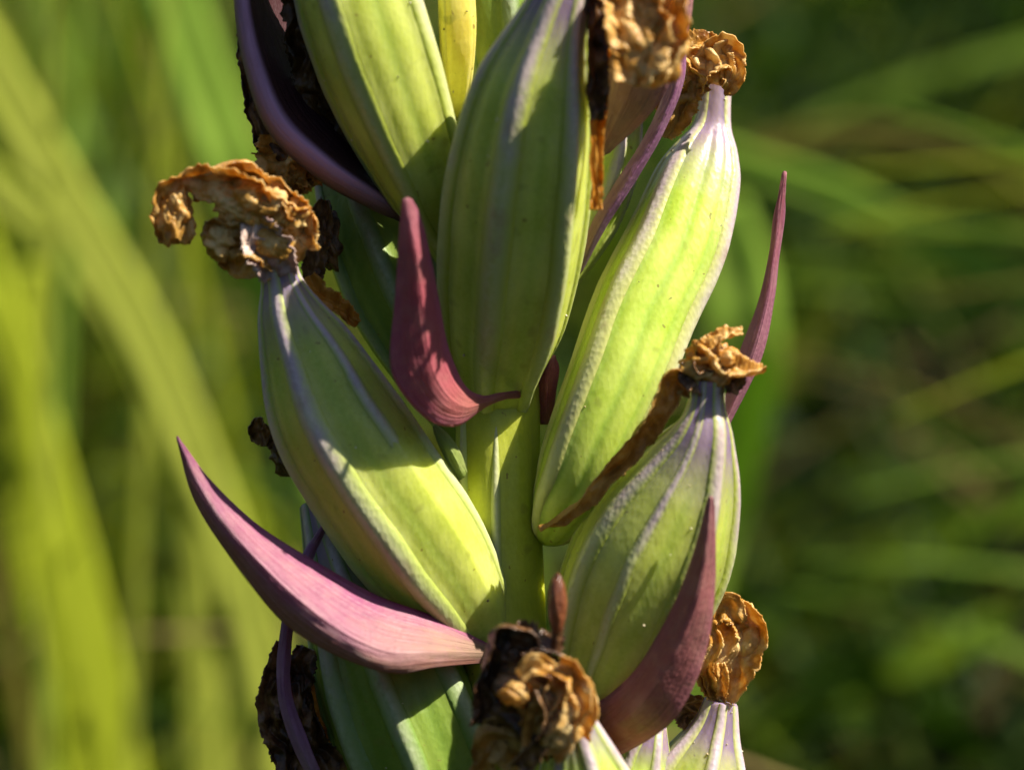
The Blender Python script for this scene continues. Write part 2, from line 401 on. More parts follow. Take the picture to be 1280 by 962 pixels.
def core(c, size, mat, seed, amp=0.35, freq=2.2, sub=5, name='withered_flower', label=None, parent=None, rot=0.0):
    """crumpled lump: px,py,d centre, half sizes in px"""
    bm = bmesh.new(); bmesh.ops.create_icosphere(bm, subdivisions=sub, radius=1)
    cw = at(*c); k = (D - c[2]) / D * PX; v = []
    ca, sa = math.cos(rot), math.sin(rot)
    for b in bm.verts:
        n = b.co.copy(); q = n * (freq * 0.75) + Vector((seed, seed * 1.7, 3))
        f = 1 + amp * 0.9 * creases(q * 0.75, seed) + amp * 0.34 * creases(q * 1.9, seed + 3) + amp * 0.06 * creases(q * 4.3, seed + 5) + 0.5 * amp * noise.noise(q * 0.8)
        x, y, z = n.x * size[0] * f, n.y * size[1] * f, n.z * size[2] * f
        x, y = x * ca - y * sa, x * sa + y * ca
        v.append(cw + (RIGHT * x + UP * y - FWD * z) * k)
    f = [tuple(x.index for x in a.verts) for a in bm.faces]; bm.free()
    o = part(name, v, f, mat, parent)
    if label: o['label'] = label
    return o

def petal(rows, mat, parent, seed, curl=0.5, crumple=6.0, n=100, nu=27, thick=1.6, name='dried_petal', freq=0.03, pleat=0.8):
    """rows px,py,d,half width,twist deg"""
    r = spline(rows, n); fr = frames(r); v = []; uv = []
    for j in range(n):
        c, S, N, T, k = fr[j]; a = R(r[j][4]); A = S * math.cos(a) + N * math.sin(a); B = N * math.cos(a) - S * math.sin(a)
        hw0 = r[j][3] * (1 + 0.25 * noise.noise(Vector((j * 0.12, seed, 1))))
        for i in range(nu):
            x = i / (nu - 1) * 2 - 1; hw = hw0 * (1 + 0.22 * abs(x) ** 3 * noise.noise(Vector((j * 0.55, seed + (x > 0) * 7, 8))))
            w1 = noise.noise(Vector((j * 0.05, seed, 4)))
            q = Vector((r[j][0], r[j][1], r[j][2] + x * hw)) * freq + Vector((x * 0.5, 0, seed))
            pl = pleat * (0.5 * (abs(((x * 0.9 + seed * 0.37 + w1) % 1.0) * 2 - 1) - 0.5))
            p = c + A * (x * hw * k) + B * ((curl * (x * x - 0.4) + pl) * hw * k)
            p = p + B * ((creases(q, seed) * 1.3 + creases(q * 2.4, seed + 4) * 0.38) * crumple * k) + A * (creases(q * 0.8 + Vector((5, 2, 1)), seed + 2) * crumple * 0.8 * k) + T * (noise.noise(q * 2) * crumple * 0.6 * k)
            v.append(p); uv.append(((x + 1) / 2, j / (n - 1)))
    o = part(name, v, grid(nu, n), mat, parent, uv); solid(o, thick)
    return o

# ---- stem
def stem():
    ax = [(600, -400, 0, 46), (604, -100, 0, 50), (612, 200, 0, 52), (618, 420, 0, 53), (621, 600, 0, 53), (628, 800, 0, 54), (640, 1000, 0, 56)]
    rows = spline(ax[::-1], 90); pts = [(at(*r[:3]), r[3]) for r in rows]
    b = pts[0][0]
    low = [(ROOT_LOC.lerp(b, 0.0), 70), (ROOT_LOC + Vector((0, 0.0, 0.06)), 68), (ROOT_LOC.lerp(b, 0.6) + Vector((0, 0.0, 0.01)), 62)]
    pts = low + pts; v = []; uv = []; n = 72
    for j, (c, r) in enumerate(pts):
        T = (pts[min(j + 1, len(pts) - 1)][0] - pts[max(j - 1, 0)][0]).normalized()
        S = T.cross(-FWD).normalized(); N = S.cross(T)
        for i in range(n):
            a = i / n * 2 * math.pi
            rr = r * PX * (1 + 0.018 * math.cos(a * 7 + j * 0.035) + 0.03 * math.cos(a * 3 + 1) + 0.02 * noise.noise(Vector((j * 0.1, math.cos(a) * 2, math.sin(a) * 2))))
            v.append(c + (S * math.sin(a) + N * math.cos(a)) * rr); uv.append((abs(((i / n + 0.5) % 1) * 2 - 1), j * 0.03))
    part('stem', v, grid(n, len(pts), True), M_STEM, None, uv)
    # pale raised lines running down the stem
    for ph, y0, y1 in ((-4, 515, 800), (-52, 480, 800)):
        nu = 7; vv = []; uu = []; rows2 = spline([(612 + (y0 - 200) * .02, y0, 0), (621, (y0 + y1) / 2, 0), (630, y1, 0)][::-1], 40)
        for j, r in enumerate(rows2):
            c = at(*r[:3])
            for i in range(nu):
                x = i / (nu - 1) * 2 - 1; fd = math.sin(math.pi * (j + 0.5) / 40) ** 0.5; a = R(ph + x * 9 * fd + 6 * j / 40)
                vv.append(c + (RIGHT * math.sin(a) - FWD * math.cos(a)) * (50 + 9 * fd * (1 - x * x)) * PX); uu.append(((x + 1) / 2, 0.2 + j / 120))
        part('stem_ridge', vv, grid(nu, 40), M_RIB, None, uu)
stem()

# ---- capsules, base to beak
# A: tall centre front
capsule([(620, 575, -20, 40), (619, 528, -12, 46), (620, 492, 4, 51), (623, 455, 34, 62), (631, 400, 72, 79), (640, 315, 122, 90), (651, 215, 172, 90), (667, 115, 212, 76), (690, 30, 240, 46), (712, -30, 256, 30), (728, -80, 266, 24)],
        [(-14, 15, 0.07), (44, 13, 0.07), (-75, 14, 0.06), (110, 14, .07), (180, 14, .07), (-130, 14, .07)], [(-38, 9, 0.035), (18, 8, 0.025)], M_CAP, M_RIBG, 'tall plump green seed capsule at the front, greyish ribs')
# C: upper left
capsule([(572, 345, 30, 14), (554, 286, 60, 32), (531, 225, 98, 54), (502, 150, 120, 69), (470, 62, 138, 78), (440, -30, 150, 74), (412, -120, 160, 45), (395, -190, 195, 24)],
        [(62, 16, 0.06), (-30, 15, 0.05), (-95, 14, .05), (125, 14, .06), (180, 14, .06)], [(15, 9, 0.03)], M_CAP, M_RIBG)
# E: left
capsule([(626, 850, -17, 14), (606, 802, 10, 40), (572, 746, 40, 65), (526, 680, 65, 82), (471, 600, 87, 84), (421, 520, 105, 80), (387, 445, 115, 62), (364, 392, 123, 42), (352, 350, 129, 25), (346, 318, 135, 25), (336, 290, 141, 31), (326, 272, 145, 26)],
        [(-24, 15, 0.08), (33, 8, 0.035, 0.5), (72, 11, 0.035), (-84, 13, 0.06), (128, 14, .06), (180, 14, .06)], [(6, 8, 0.02), (-55, 8, 0.02)], M_CAP, M_RIB, 'left seed capsule with a thick whitish rib and bright sun patch')
# F: right
capsule([(684, 672, -4, 12), (692, 656, 20, 30), (704, 634, 34, 43), (721, 604, 46, 53), (743, 548, 52, 58), (777, 470, 42, 64), (808, 388, 20, 66), (846, 308, -5, 64), (872, 228, -30, 54), (884, 188, -40, 39), (890, 160, -46, 24), (893, 128, -50, 20), (894, 96, -55, 22)],
        [(-44, 17, 0.07), (62, 17, 0.08), (-100, 14, .06), (120, 14, .06), (180, 14, .06)], [(5, 7, 0.05), (-26, 4, 0.03), (36, 4, 0.03)], M_CAPY, M_RIBS, 'long pale yellow green seed capsule in full sun')
# G: lower right front
capsule([(706, 950, 40, 16), (738, 876, 60, 46), (763, 812, 72, 79), (791, 740, 84, 97), (824, 670, 100, 95), (857, 600, 126, 70), (877, 545, 148, 40), (882, 510, 150, 24), (884, 476, 152, 21)],
        [(40, 14, 0.07), (-48, 13, 0.03), (-10, 6, 0.012), (95, 13, .06), (150, 14, .06), (-110, 14, .06), (-160, 14, .06)], [(12, 9, 0.03), (70, 7, .02)], M_CAP, M_RIBG, 'fat lower right seed capsule half in shade')
# N: lower left, behind the bract
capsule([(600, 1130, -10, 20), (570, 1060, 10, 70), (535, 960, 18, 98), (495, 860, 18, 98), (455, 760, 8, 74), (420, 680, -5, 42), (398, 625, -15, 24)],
        [(-8, 10, 0.07), (45, 12, 0.06), (-52, 13, 0.06), (-100, 14, .06), (110, 14, .06)], [(18, 9, 0.04), (-30, 9, .03)], M_CAPD, M_RIBD, 'green seed capsule toned dark as in deep shade, under the left bract')
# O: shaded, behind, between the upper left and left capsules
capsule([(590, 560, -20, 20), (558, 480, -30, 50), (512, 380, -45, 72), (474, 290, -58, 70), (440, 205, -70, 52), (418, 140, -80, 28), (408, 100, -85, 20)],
        [(-62, 11, 0.05), (-10, 12, 0.05), (45, 12, .05), (120, 14, .05), (180, 14, .05)], [(-35, 9, 0.03)], M_CAPD, M_RIBD, 'shade-toned green seed capsule half hidden behind the left one')
# H: behind the centre capsule, a sunlit sliver
capsule([(655, 400, -30, 18), (690, 330, -35, 40), (722, 262, -32, 52), (748, 195, -28, 50), (768, 130, -24, 34), (778, 80, -20, 20)],
        [(30, 14, 0.07), (-30, 14, .07), (90, 14, .07), (180, 14, .07)], [(0, 8, .03)], M_CAPY, M_RIB)
# R: narrow yellow one at the top
capsule([(566, 150, 10, 5), (568, 120, 60, 17), (571, 62, 95, 22), (570, 0, 112, 23), (566, -60, 120, 20), (562, -120, 124, 12)],
        [(-50, 16, .06), (80, 16, .06), (180, 16, .06)], [], M_YEL, M_YEL, 'narrow bright yellow young seed capsule', nphi=60)
# S2: top, shade-toned green between the yellow one and the centre capsule
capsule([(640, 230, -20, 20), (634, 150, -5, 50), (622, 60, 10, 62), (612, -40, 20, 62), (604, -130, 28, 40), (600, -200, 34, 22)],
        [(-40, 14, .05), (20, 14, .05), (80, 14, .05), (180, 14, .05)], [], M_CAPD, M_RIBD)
# T: bottom centre
capsule([(748, 1180, 120, 30), (744, 1100, 150, 80), (737, 1020, 175, 78), (727, 955, 192, 52), (716, 905, 205, 30), (704, 870, 212, 22)],
        [(-40, 13, .08), (14, 13, .08), (70, 14, .08), (130, 14, .06), (-110, 14, .06)], [], M_CAPY, M_RIB)
# U: lower right
capsule([(800, 1180, 20, 24), (826, 1110, 30, 72), (853, 1035, 38, 82), (877, 965, 44, 62), (893, 912, 48, 33), (901, 876, 50, 21)],
        [(-46, 13, .08), (12, 11, .08), (66, 13, .08), (130, 14, .06), (-120, 14, .06)], [(-16, 8, .02)], M_CAP, M_RIBS, 'lowest seed capsule at the right, only its pale beak in view')
# V: sunlit back piece at the bottom
capsule([(770, 1080, 40, 20), (790, 1010, 60, 50), (806, 945, 70, 34), (818, 905, 72, 16)], [(-30, 14, .06), (30, 14, .06), (120, 14, .06)], [], M_CAPY, M_RIB, nphi=60)

# ---- fine grit caught on the pods and bracts
def grit():
    v = []; f = []; rg = random.Random(3)
    caps = [o for o in plant.children if o.name.startswith('seed_capsule')]
    for o in caps:
        for _ in range(26):
            me = o.data; p = me.vertices[rg.randrange(len(me.vertices) - 2)]
            if p.normal.dot(-FWD) < 0.1: continue
            c = p.co + ROOT_LOC + p.normal * 1.0 * PX; q = rg.uniform(0.9, 2.3) * PX; b = len(v)
            for d_ in ((1, 0, 0), (-1, 0, 0), (0, 1, 0), (0, -1, 0), (0, 0, 1), (0, 0, -1)):
                v.append(c + Vector(d_) * q * rg.uniform(0.6, 1.4))
            for a in ((0, 2, 4), (2, 1, 4), (1, 3, 4), (3, 0, 4), (2, 0, 5), (1, 2, 5), (3, 1, 5), (0, 3, 5)): f.append(tuple(b + k for k in a))
    s = NT('grit'); oi = s.coords(); col = s.ramp(s.noise(oi.outputs['Object'], 260, 1), [(0.42, (0.07, 0.04, 0.02)), (0.5, (0.35, 0.27, 0.12)), (0.58, (0.6, 0.55, 0.4))])
    p = s.n('ShaderNodeBsdfPrincipled'); s.l(col, p.inputs['Base Color']); s.l(p.outputs[0], s.out.inputs[0])
    part('pollen_grit', v, f, s.m)['kind'] = 'stuff'
grit()

# ---- bracts: left margin, keel, right margin from base to tip
# L: long one lower left
bract([(608, 804, 70), (540, 770, 105), (470, 744, 120), (390, 700, 130), (320, 655, 138), (262, 600, 150), (221, 545, 160)],
      [(607, 816, 78), (542, 816, 160), (476, 812, 190), (404, 772, 198), (322, 698, 192), (260, 622, 178), (222, 547, 162)],
      [(605, 828, 70), (545, 833, 156), (490, 840, 184), (415, 815, 184), (350, 772, 178), (286, 692, 172), (242, 622, 166), (222, 549, 160)], M_BRACTU, 'long curved mauve bract sweeping out to the left')
# M: rose bract by the centre capsule
bract([(650, 497, 70), (625, 500, 92), (603, 510, 112), (572, 531, 150), (540, 527, 172), (508, 498, 190), (488, 455, 203), (494, 380, 215), (499, 310, 230), (503, 250, 245)],
      [(650, 493, 72), (625, 496, 98), (604, 503, 120), (580, 508, 155), (556, 492, 182), (538, 456, 204), (529, 400, 222), (522, 340, 238), (515, 295, 248), (509, 247, 247)],
      [(650, 489, 70), (625, 491, 94), (604, 495, 110), (582, 484, 138), (565, 450, 160), (556, 420, 176), (547, 370, 196), (536, 315, 218), (526, 275, 234), (515, 250, 245)], M_BRACTR, 'upright rose pink bract cupped beside the centre capsule')
# G bract, wine
bract([(735, 886, 105), (770, 862, 140), (802, 828, 165), (842, 758, 185), (868, 690, 198), (886, 621, 205)],
      [(748, 920, 118), (792, 890, 180), (830, 838, 205), (866, 765, 218), (881, 700, 215), (889, 620, 206)],
      [(768, 946, 108), (812, 922, 150), (848, 890, 170), (880, 820, 185), (893, 730, 198), (892, 622, 205)], M_BRACTD, 'broad wine coloured bract in front of the fat lower right capsule')
# K: thin one at the right
bract([(760, 720, -40), (860, 590, 0), (898, 522, 10), (925, 440, 14), (948, 380, 16), (962, 320, 16), (968, 270, 15), (979, 216, 14)],
      [(766, 728, -36), (868, 596, 10), (907, 525, 24), (940, 445, 30), (958, 380, 28), (967, 320, 26), (974, 270, 20), (981, 214, 14)],
      [(772, 736, -40), (876, 602, 0), (912, 528, 10), (950, 450, 14), (966, 380, 16), (973, 320, 16), (980, 270, 15), (983, 216, 14)], M_BRACTK, 'thin pink bract standing free at the right')
# J: upper left, folded round a hollow darkened by colour, crest painted lit
bract([(508, 282, 40), (460, 256, 90), (400, 222, 115), (340, 165, 125), (312, 95, 128), (298, 20, 130), (296, -60, 130), (310, -130, 130)],
      [(505, 268, 46), (466, 240, 105), (412, 203, 135), (355, 150, 142), (325, 85, 142), (308, 15, 140), (304, -60, 138), (312, -130, 130)],
      [(520, 262, 20), (490, 222, 20), (450, 165, 10), (412, 100, 0), (380, 40, 0), (356, -20, 10), (335, -80, 40), (316, -130, 125)], hollow_shade_mat(), 'purple bract, hollow toned shade-dark, curving round the upper left capsule', thick=8)
# I: lilac blade behind the centre capsule, right
bract([(716, 346, -10), (738, 285, 20), (768, 232, 30), (806, 172, 36), (832, 110, 40), (842, 40, 40)],
      [(722, 344, -6), (750, 282, 34), (784, 228, 46), (820, 168, 52), (846, 106, 54), (850, 40, 44)],
      [(727, 338, -10), (757, 283, 20), (796, 222, 30), (830, 162, 36), (854, 100, 40), (856, 40, 40)], M_BRACTL, 'narrow lilac bract behind the centre capsule')
# B2: broad blurred one, top
bract([(742, 196, 110), (742, 120, 140), (748, 40, 160), (770, -60, 170), (830, -160, 170)],
      [(750, 196, 118), (785, 120, 165), (806, 40, 190), (818, -60, 190), (838, -160, 175)],
      [(762, 190, 115), (822, 130, 150), (858, 50, 170), (866, -50, 176), (845, -160, 172)], M_BRACTP, 'broad dull pink bract behind the withered flower at the top')
bract([(574, 600, 90), (556, 570, 98), (545, 545, 102), (542, 532, 104)], [(580, 596, 96), (565, 565, 108), (552, 545, 108), (543, 532, 105)], [(584, 588, 92), (572, 560, 98), (558, 542, 102), (545, 531, 104)], M_LEAFG, 'small pale green scale between stem and left capsule', n=24)
# thin strip lower left
bract([(396, 990, 90), (366, 930, 96), (349, 872, 98), (348, 815, 98), (357, 760, 96), (378, 695, 60), (404, 655, 30)],
      [(404, 990, 94), (374, 927, 104), (356, 870, 106), (356, 815, 106), (364, 760, 102), (384, 697, 66), (406, 655, 32)],
      [(410, 990, 90), (384, 924, 96), (364, 868, 98), (363, 815, 98), (370, 762, 96), (390, 700, 60), (409, 656, 30)], M_BRACTL, 'thin purple bract tip seen edge on below the long mauve one')
# small rosy tip between centre and right capsules
bract([(676, 530, -10), (672, 490, 0), (676, 462, 6), (690, 444, 8)], [(682, 530, -4), (684, 490, 14), (686, 462, 16), (692, 444, 9)], [(690, 528, -10), (694, 490, 0), (698, 462, 6), (694, 444, 8)], M_BRACTR, n=24)

# ---- withered flowers
# E flower, left: tan, long curled petals
c = core((345, 296, 143), (36, 40, 32), M_DRY, 3.3, 0.5, label='tan withered flower bent to the left on the left capsule')
petal([(352, 300, 161, 26, 10), (325, 262, 175, 32, 20), (290, 236, 180, 32, 20), (255, 228, 179, 24, 20), (232, 226, 177, 18, 40), (216, 240, 175, 22, 10), (212, 272, 171, 24, 0), (208, 306, 167, 7, 0)], M_DRY, c, 1, 0.6, 8)
petal([(378, 305, 153, 18, 0), (364, 268, 161, 26, 10), (332, 240, 169, 28, 20), (296, 218, 165, 24, 40), (264, 222, 161, 22, 60), (236, 236, 155, 16, 30)], M_DRY, c, 2, 0.7, 8)
petal([(346, 330, 155, 16, -20), (318, 306, 169, 24, -20), (290, 296, 169, 20, 20), (266, 288, 163, 18, 40), (256, 278, 159, 7, 40)], M_DRYOL, c, 5, 0.7, 7)
petal([(352, 338, 151, 14, 0), (326, 326, 155, 20, 30), (304, 332, 153, 14, 40), (278, 312, 151, 16, 20), (264, 286, 149, 6, 20)], M_DRY, c, 6, 0.6, 7)
petal([(382, 312, 151, 16, 20), (376, 280, 159, 22, 20), (352, 262, 167, 22, 40), (322, 262, 169, 18, 50)], M_DRY, c, 7, 0.8, 8)
petal([(350, 346, 155, 22, 10), (338, 316, 171, 28, 0), (322, 292, 179, 24, 0), (306, 276, 177, 8, 0)], M_DRYP, c, 8, 0.4, 4)
for q, (x, y, z, a, b, e) in enumerate(((308, 252, 172, 42, 26, 22), (221, 272, 172, 20, 34, 15), (277, 300, 162, 21, 22, 14), (352, 272, 165, 30, 26, 22))):
    core((x, y, z), (a, b, e), M_DRY, 6.4 + q * 2.9, 0.5, name='dried_petal', parent=c)
# F flower, right
c = core((886, 80, 6), (36, 24, 26), M_DRY, 8.1, 0.5, label='small tan withered flower crowning the pale sunlit capsule', rot=-0.3)
petal([(868, 120, 12, 12, 0), (876, 95, 26, 18, 30), (900, 70, 30, 22, 20), (918, 72, 24, 16, 0), (916, 105, 22, 14, 0), (905, 114, 20, 6, 0)], M_DRY, c, 11, 0.7, 6)
petal([(880, 112, 10, 14, 0), (862, 92, 18, 16, 40), (852, 66, 20, 16, 70), (876, 54, 14, 16, 40), (905, 60, 10, 14, 20)], M_DRY, c, 12, 0.8, 6)
petal([(884, 104, 14, 8, 0), (862, 118, 20, 14, 10), (848, 140, 18, 18, 20), (832, 172, 10, 10, 30)], M_DRYOL, c, 13, 0.5, 5)
petal([(872, 96, 10, 10, 0), (852, 110, 6, 16, -20), (838, 136, 4, 18, -10), (826, 170, 0, 8, 0)], M_DRYOL, c, 14, 0.5, 6)
petal([(896, 100, 18, 8, 0), (908, 88, 26, 12, 0), (902, 66, 30, 12, 0), (912, 54, 26, 6, 0)], M_DRY, c, 15, 0.6, 5)
# G flower, right lower: crumbly brown
c = core((892, 455, 156), (34, 26, 26), M_DRY, 5.2, 0.6, freq=2.8, label='crumbly brown withered flower on the fat capsule')
petal([(895, 470, 165, 14, 0), (912, 460, 178, 16, 30), (935, 462, 178, 13, 60), (956, 462, 174, 9, 80)], M_DRY, c, 21, 0.8, 5)
petal([(890, 465, 160, 12, 0), (888, 438, 168, 16, 20), (902, 420, 168, 12, 60), (928, 414, 164, 7, 60)], M_DRY, c, 22, 0.8, 6)
petal([(905, 478, 165, 12, 0), (915, 475, 170, 16, 20), (925, 488, 160, 8, 20)], M_DRYD, c, 23, 0.8, 5)
petal([(884, 478, 165, 14, 0), (866, 468, 174, 14, 30), (862, 450, 170, 10, 40)], M_DRYD, c, 24, 0.8, 5)
petal([(866, 482, 158, 12, 10), (842, 474, 162, 17, 20), (826, 510, 158, 14, 10), (798, 548, 148, 13, 40), (765, 588, 138, 11, 0), (725, 630, 122, 9, 40), (698, 650, 112, 8, 70), (676, 659, 106, 6, 90)], M_DRYOL, c, 25, 1.1, 5)
# U flower, lower right: papery ball
c = core((912, 806, 44), (34, 52, 30), M_DRY, 12.7, 0.5, freq=2.4, label='papery golden withered flower hooked over the lowest capsule', rot=-0.25)
petal([(900, 876, 50, 10, 0), (880, 845, 62, 14, -20), (874, 800, 70, 16, -10), (882, 768, 74, 18, 0), (908, 758, 76, 18, 0), (925, 780, 72, 10, 0)], M_DRY, c, 31, 0.7, 5)
petal([(908, 876, 50, 10, 0), (925, 842, 66, 18, 10), (940, 800, 70, 18, 0), (926, 766, 70, 18, 0), (900, 752, 66, 14, 20)], M_DRY, c, 32, 0.8, 6)
petal([(894, 872, 54, 6, 0), (884, 835, 76, 9, 0), (896, 806, 80, 8, 0), (890, 786, 78, 5, 0)], M_DRY, c, 33, 0.8, 4)
petal([(902, 874, 52, 6, 0), (904, 848, 78, 7, 0), (900, 828, 80, 5, 0)], M_DRY, c, 34, 0.8, 3)
petal([(876, 905, 30, 10, 0), (862, 895, 36, 18, 0), (866, 868, 40, 14, 0)], M_DRYD, c, 35, 0.6, 4)
# T flower, bottom centre, near the lens
c = core((668, 880, 225), (58, 56, 40), M_DRYD, 21.4, 0.5, freq=2.4, label='blackened withered flower at the bottom in front of the stem')
petal([(690, 850, 240, 20, 0), (650, 800, 252, 24, 30), (622, 790, 248, 18, 60), (612, 850, 240, 20, 20), (606, 905, 236, 20, 10)], M_DRYB, c, 41, 0.7, 7)
petal([(640, 800, 246, 26, 20), (680, 808, 250, 24, 60), (704, 812, 244, 18, 20)], M_DRYB, c, 42, 0.8, 6)
petal([(668, 945, 240, 16, 0), (676, 900, 258, 20, 30), (664, 868, 264, 18, 10), (646, 850, 260, 10, 0)], M_DRY, c, 43, 0.8, 9)
petal([(722, 920, 240, 14, 0), (728, 880, 256, 18, -20), (716, 850, 264, 18, 20), (692, 836, 262, 10, 50)], M_DRY, c, 40, 0.8, 9)
petal([(690, 935, 240, 20, 0), (700, 895, 266, 24, 10), (690, 858, 270, 18, 20)], M_DRY, c, 44, 0.7, 9)
petal([(660, 960, 225, 26, 0), (622, 925, 238, 26, 10), (606, 940, 232, 16, 0), (600, 985, 225, 16, 0)], M_DRYOL, c, 45, 0.6, 8)
core((697, 754, 252), (12, 37, 12), M_DRYR, 5.3, 0.10, sub=4, name='dried_bud', parent=c)
petal([(694, 812, 240, 9, 0), (696, 800, 246, 6, 0), (697, 785, 250, 8, 0)], M_DRYB, c, 46, -1.2, 0.6, pleat=0.1)
for q, (x, y, z, a, b) in enumerate(((644, 866, 274, 17, 15), (700, 915, 266, 24, 20))):
    core((x, y, z), (a, b, 13), M_DRY, 2.2 + q * 3.7, 0.5, sub=4, name='dried_petal', parent=c)
petal([(650, 845, 272, 10, 0), (668, 832, 278, 13, 20), (690, 842, 276, 14, 40), (688, 870, 272, 12, 20), (672, 890, 268, 12, 0), (668, 930, 262, 14, 0)], M_DRY, c, 47, 0.8, 7)
petal([(696, 830, 276, 12, 0), (716, 846, 282, 15, 20), (722, 880, 280, 15, 0), (708, 915, 272, 16, 0), (690, 945, 262, 14, 0)], M_DRY, c, 48, 0.8, 7)
petal([(676, 860, 276, 8, 0), (690, 890, 280, 12, 30), (676, 925, 272, 12, 30), (650, 960, 258, 14, 0)], M_DRYD, c, 49, 0.8, 6)
core((767, 812, 146), (7, 5, 5), M_DRYB, 4.4, 0.3, sub=3, name='blemish')
# top front flower
c = core((805, 55, 270), (42, 48, 32), M_DRY, 31.4, 0.45, freq=2.0, label='large tan withered flower at the top, close to the lens')
petal([(760, -40, 260, 26, 0), (790, 10, 285, 36, 10), (800, 60, 297, 38, 0), (790, 105, 295, 20, 0)], M_DRY, c, 51, 0.7, 9)
petal([(800, -40, 265, 26, 0), (835, 0, 285, 24, -20), (836, 50, 291, 22, 0), (815, 96, 289, 14, 0)], M_DRY, c, 52, 0.7, 9)
petal([(748, -40, 245, 18, 0), (746, 20, 250, 18, 40), (745, 90, 245, 14, 30), (748, 150, 235, 8, 0)], M_DRYD, c, 53, 0.7, 5)
petal([(752, 60, 230, 10, 0), (749, 130, 220, 10, 0), (745, 200, 205, 8, 30), (746, 262, 195, 8, 0)], M_DRYO, c, 54, 0.4, 3)
# upper left flowers, in shade
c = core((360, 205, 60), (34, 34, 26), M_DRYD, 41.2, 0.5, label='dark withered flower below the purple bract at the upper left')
petal([(365, 245, 90, 14, 0), (345, 222, 96, 24, 0), (348, 190, 92, 24, 20), (340, 165, 88, 16, 0)], M_DRY, c, 61, 0.8, 6)
petal([(390, 235, 90, 12, 0), (378, 215, 98, 20, 0), (360, 240, 96, 16, 50)], M_DRY, c, 62, 0.8, 6)
petal([(345, 200, 60, 16, 0), (322, 140, 60, 14, 0), (312, 60, 60, 14, 0), (304, 0, 60, 10, 0), (302, -50, 60, 10, 0)], M_DRYD, c, 63, 0.6, 5)
petal([(395, 190, 0, 20, 0), (370, 130, -5, 26, 10), (333, 60, -5, 18, 0), (322, -20, -5, 30, 0)], M_DRYD, c, 64, 0.5, 5)
petal([(420, 190, 0, 20, 0), (404, 130, -5, 28, 10), (385, 60, -5, 28, 0), (360, -20, -5, 40, 0)], M_DRYD, c, 65, 0.5, 5)
petal([(470, 215, 60, 14, 0), (432, 140, 78, 22, 10), (402, 60, 86, 24, 0), (384, -30, 90, 22, 0)], M_DRYM, c, 66, 0.5, 7)
petal([(420, 160, 70, 10, 0), (388, 100, 92, 20, 20), (372, 20, 96, 18, 0), (360, -50, 96, 16, 0)], M_DRYM, c, 67, 0.5, 7)
# small dark flower behind, left of the shaded capsule
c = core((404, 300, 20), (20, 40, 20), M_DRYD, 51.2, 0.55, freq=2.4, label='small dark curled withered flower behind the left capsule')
petal([(390, 350, 40, 12, 0), (395, 315, 44, 16, 0), (404, 270, 40, 16, 20), (404, 250, 36, 6, 0)], M_DRYD, c, 71, 0.8, 5)
petal([(385, 345, 60, 10, 0), (402, 368, 66, 12, 20), (428, 385, 70, 12, 20), (446, 405, 70, 6, 0)], M_DRYO, c, 72, 0.7, 4)
# scrap peeking out behind the left capsule
c = core((372, 570, -10), (30, 30, 20), M_DRYD, 61.2, 0.5, sub=4, label='brown scrap of a withered flower peeking out behind the left capsule')
petal([(362, 555, 0, 14, 0), (338, 545, 6, 12, 0), (324, 540, 6, 13, 0), (322, 522, 6, 5, 0)], M_DRYD, c, 81, 0.7, 3)
# lower left dark flower
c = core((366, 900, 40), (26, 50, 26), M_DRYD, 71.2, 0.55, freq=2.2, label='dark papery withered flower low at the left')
petal([(388, 990, 60, 22, 0), (350, 925, 66, 18, 0), (336, 890, 66, 16, 10), (346, 840, 62, 14, 0), (350, 800, 56, 6, 0)], M_DRYD, c, 91, 0.7, 7)
petal([(420, 980, 40, 26, 0), (392, 930, 42, 18, 0), (372, 880, 42, 16, 0), (374, 840, 40, 20, 0), (382, 808, 36, 10, 0)], M_DRYD, c, 92, 0.5, 6)
petal([(440, 940, 20, 12, 0), (412, 905, 24, 14, 0), (400, 870, 20, 18, 0), (394, 840, 16, 10, 0)], M_DRYO, c, 93, 0.5, 4)

# ------------------------------------------------------------------ grass
def blade(rows, mat, label, group, fold=0.25, n=48):
    """rows px,py,d,half width px (as seen); continued to the ground from the last row"""
    r = spline(rows, n); pts = [(at(*q[:3]), q[3] * (D - q[2]) / D * PX) for q in r]
    b, hw = pts[-1]; m = (pts[-1][0] - pts[-4][0]).normalized()
    g = Vector((b.x + m.x * b.z * 0.5, b.y + m.y * b.z * 0.3, -0.004))
    for s in np.linspace(0.15, 1, 8):
        p = b.lerp(b + m * (b - g).length * 0.5, s).lerp(g, s * s); p.z = b.z + (g.z - b.z) * s
        pts.append((p, hw * (1 - 0.5 * s)))
    v = []; uv = []; N_ = len(pts)
    for j, (c, h) in enumerate(pts):
        T = (pts[min(j + 1, N_ - 1)][0] - pts[max(j - 1, 0)][0]).normalized()
        to = (camo.location - c).normalized(); S = T.cross(to).normalized(); Nn = S.cross(T)
        for i, x in enumerate((-1, -0.5, 0, 0.5, 1)):
            v.append(c + S * (x * h) + Nn * (fold * h * (abs(x) - 0.4))); uv.append(((x + 1) / 2, j / 10))
    base = pts[-1][0].copy(); base.z = 0
    o = link('grass_blade', v, grid(5, N_), mat, None, uv, origin=base); o.location = base
    m = o.modifiers.new('thickness', 'SOLIDIFY'); m.thickness = 0.0002
    tag(o, label, 'grass blade', group); return o

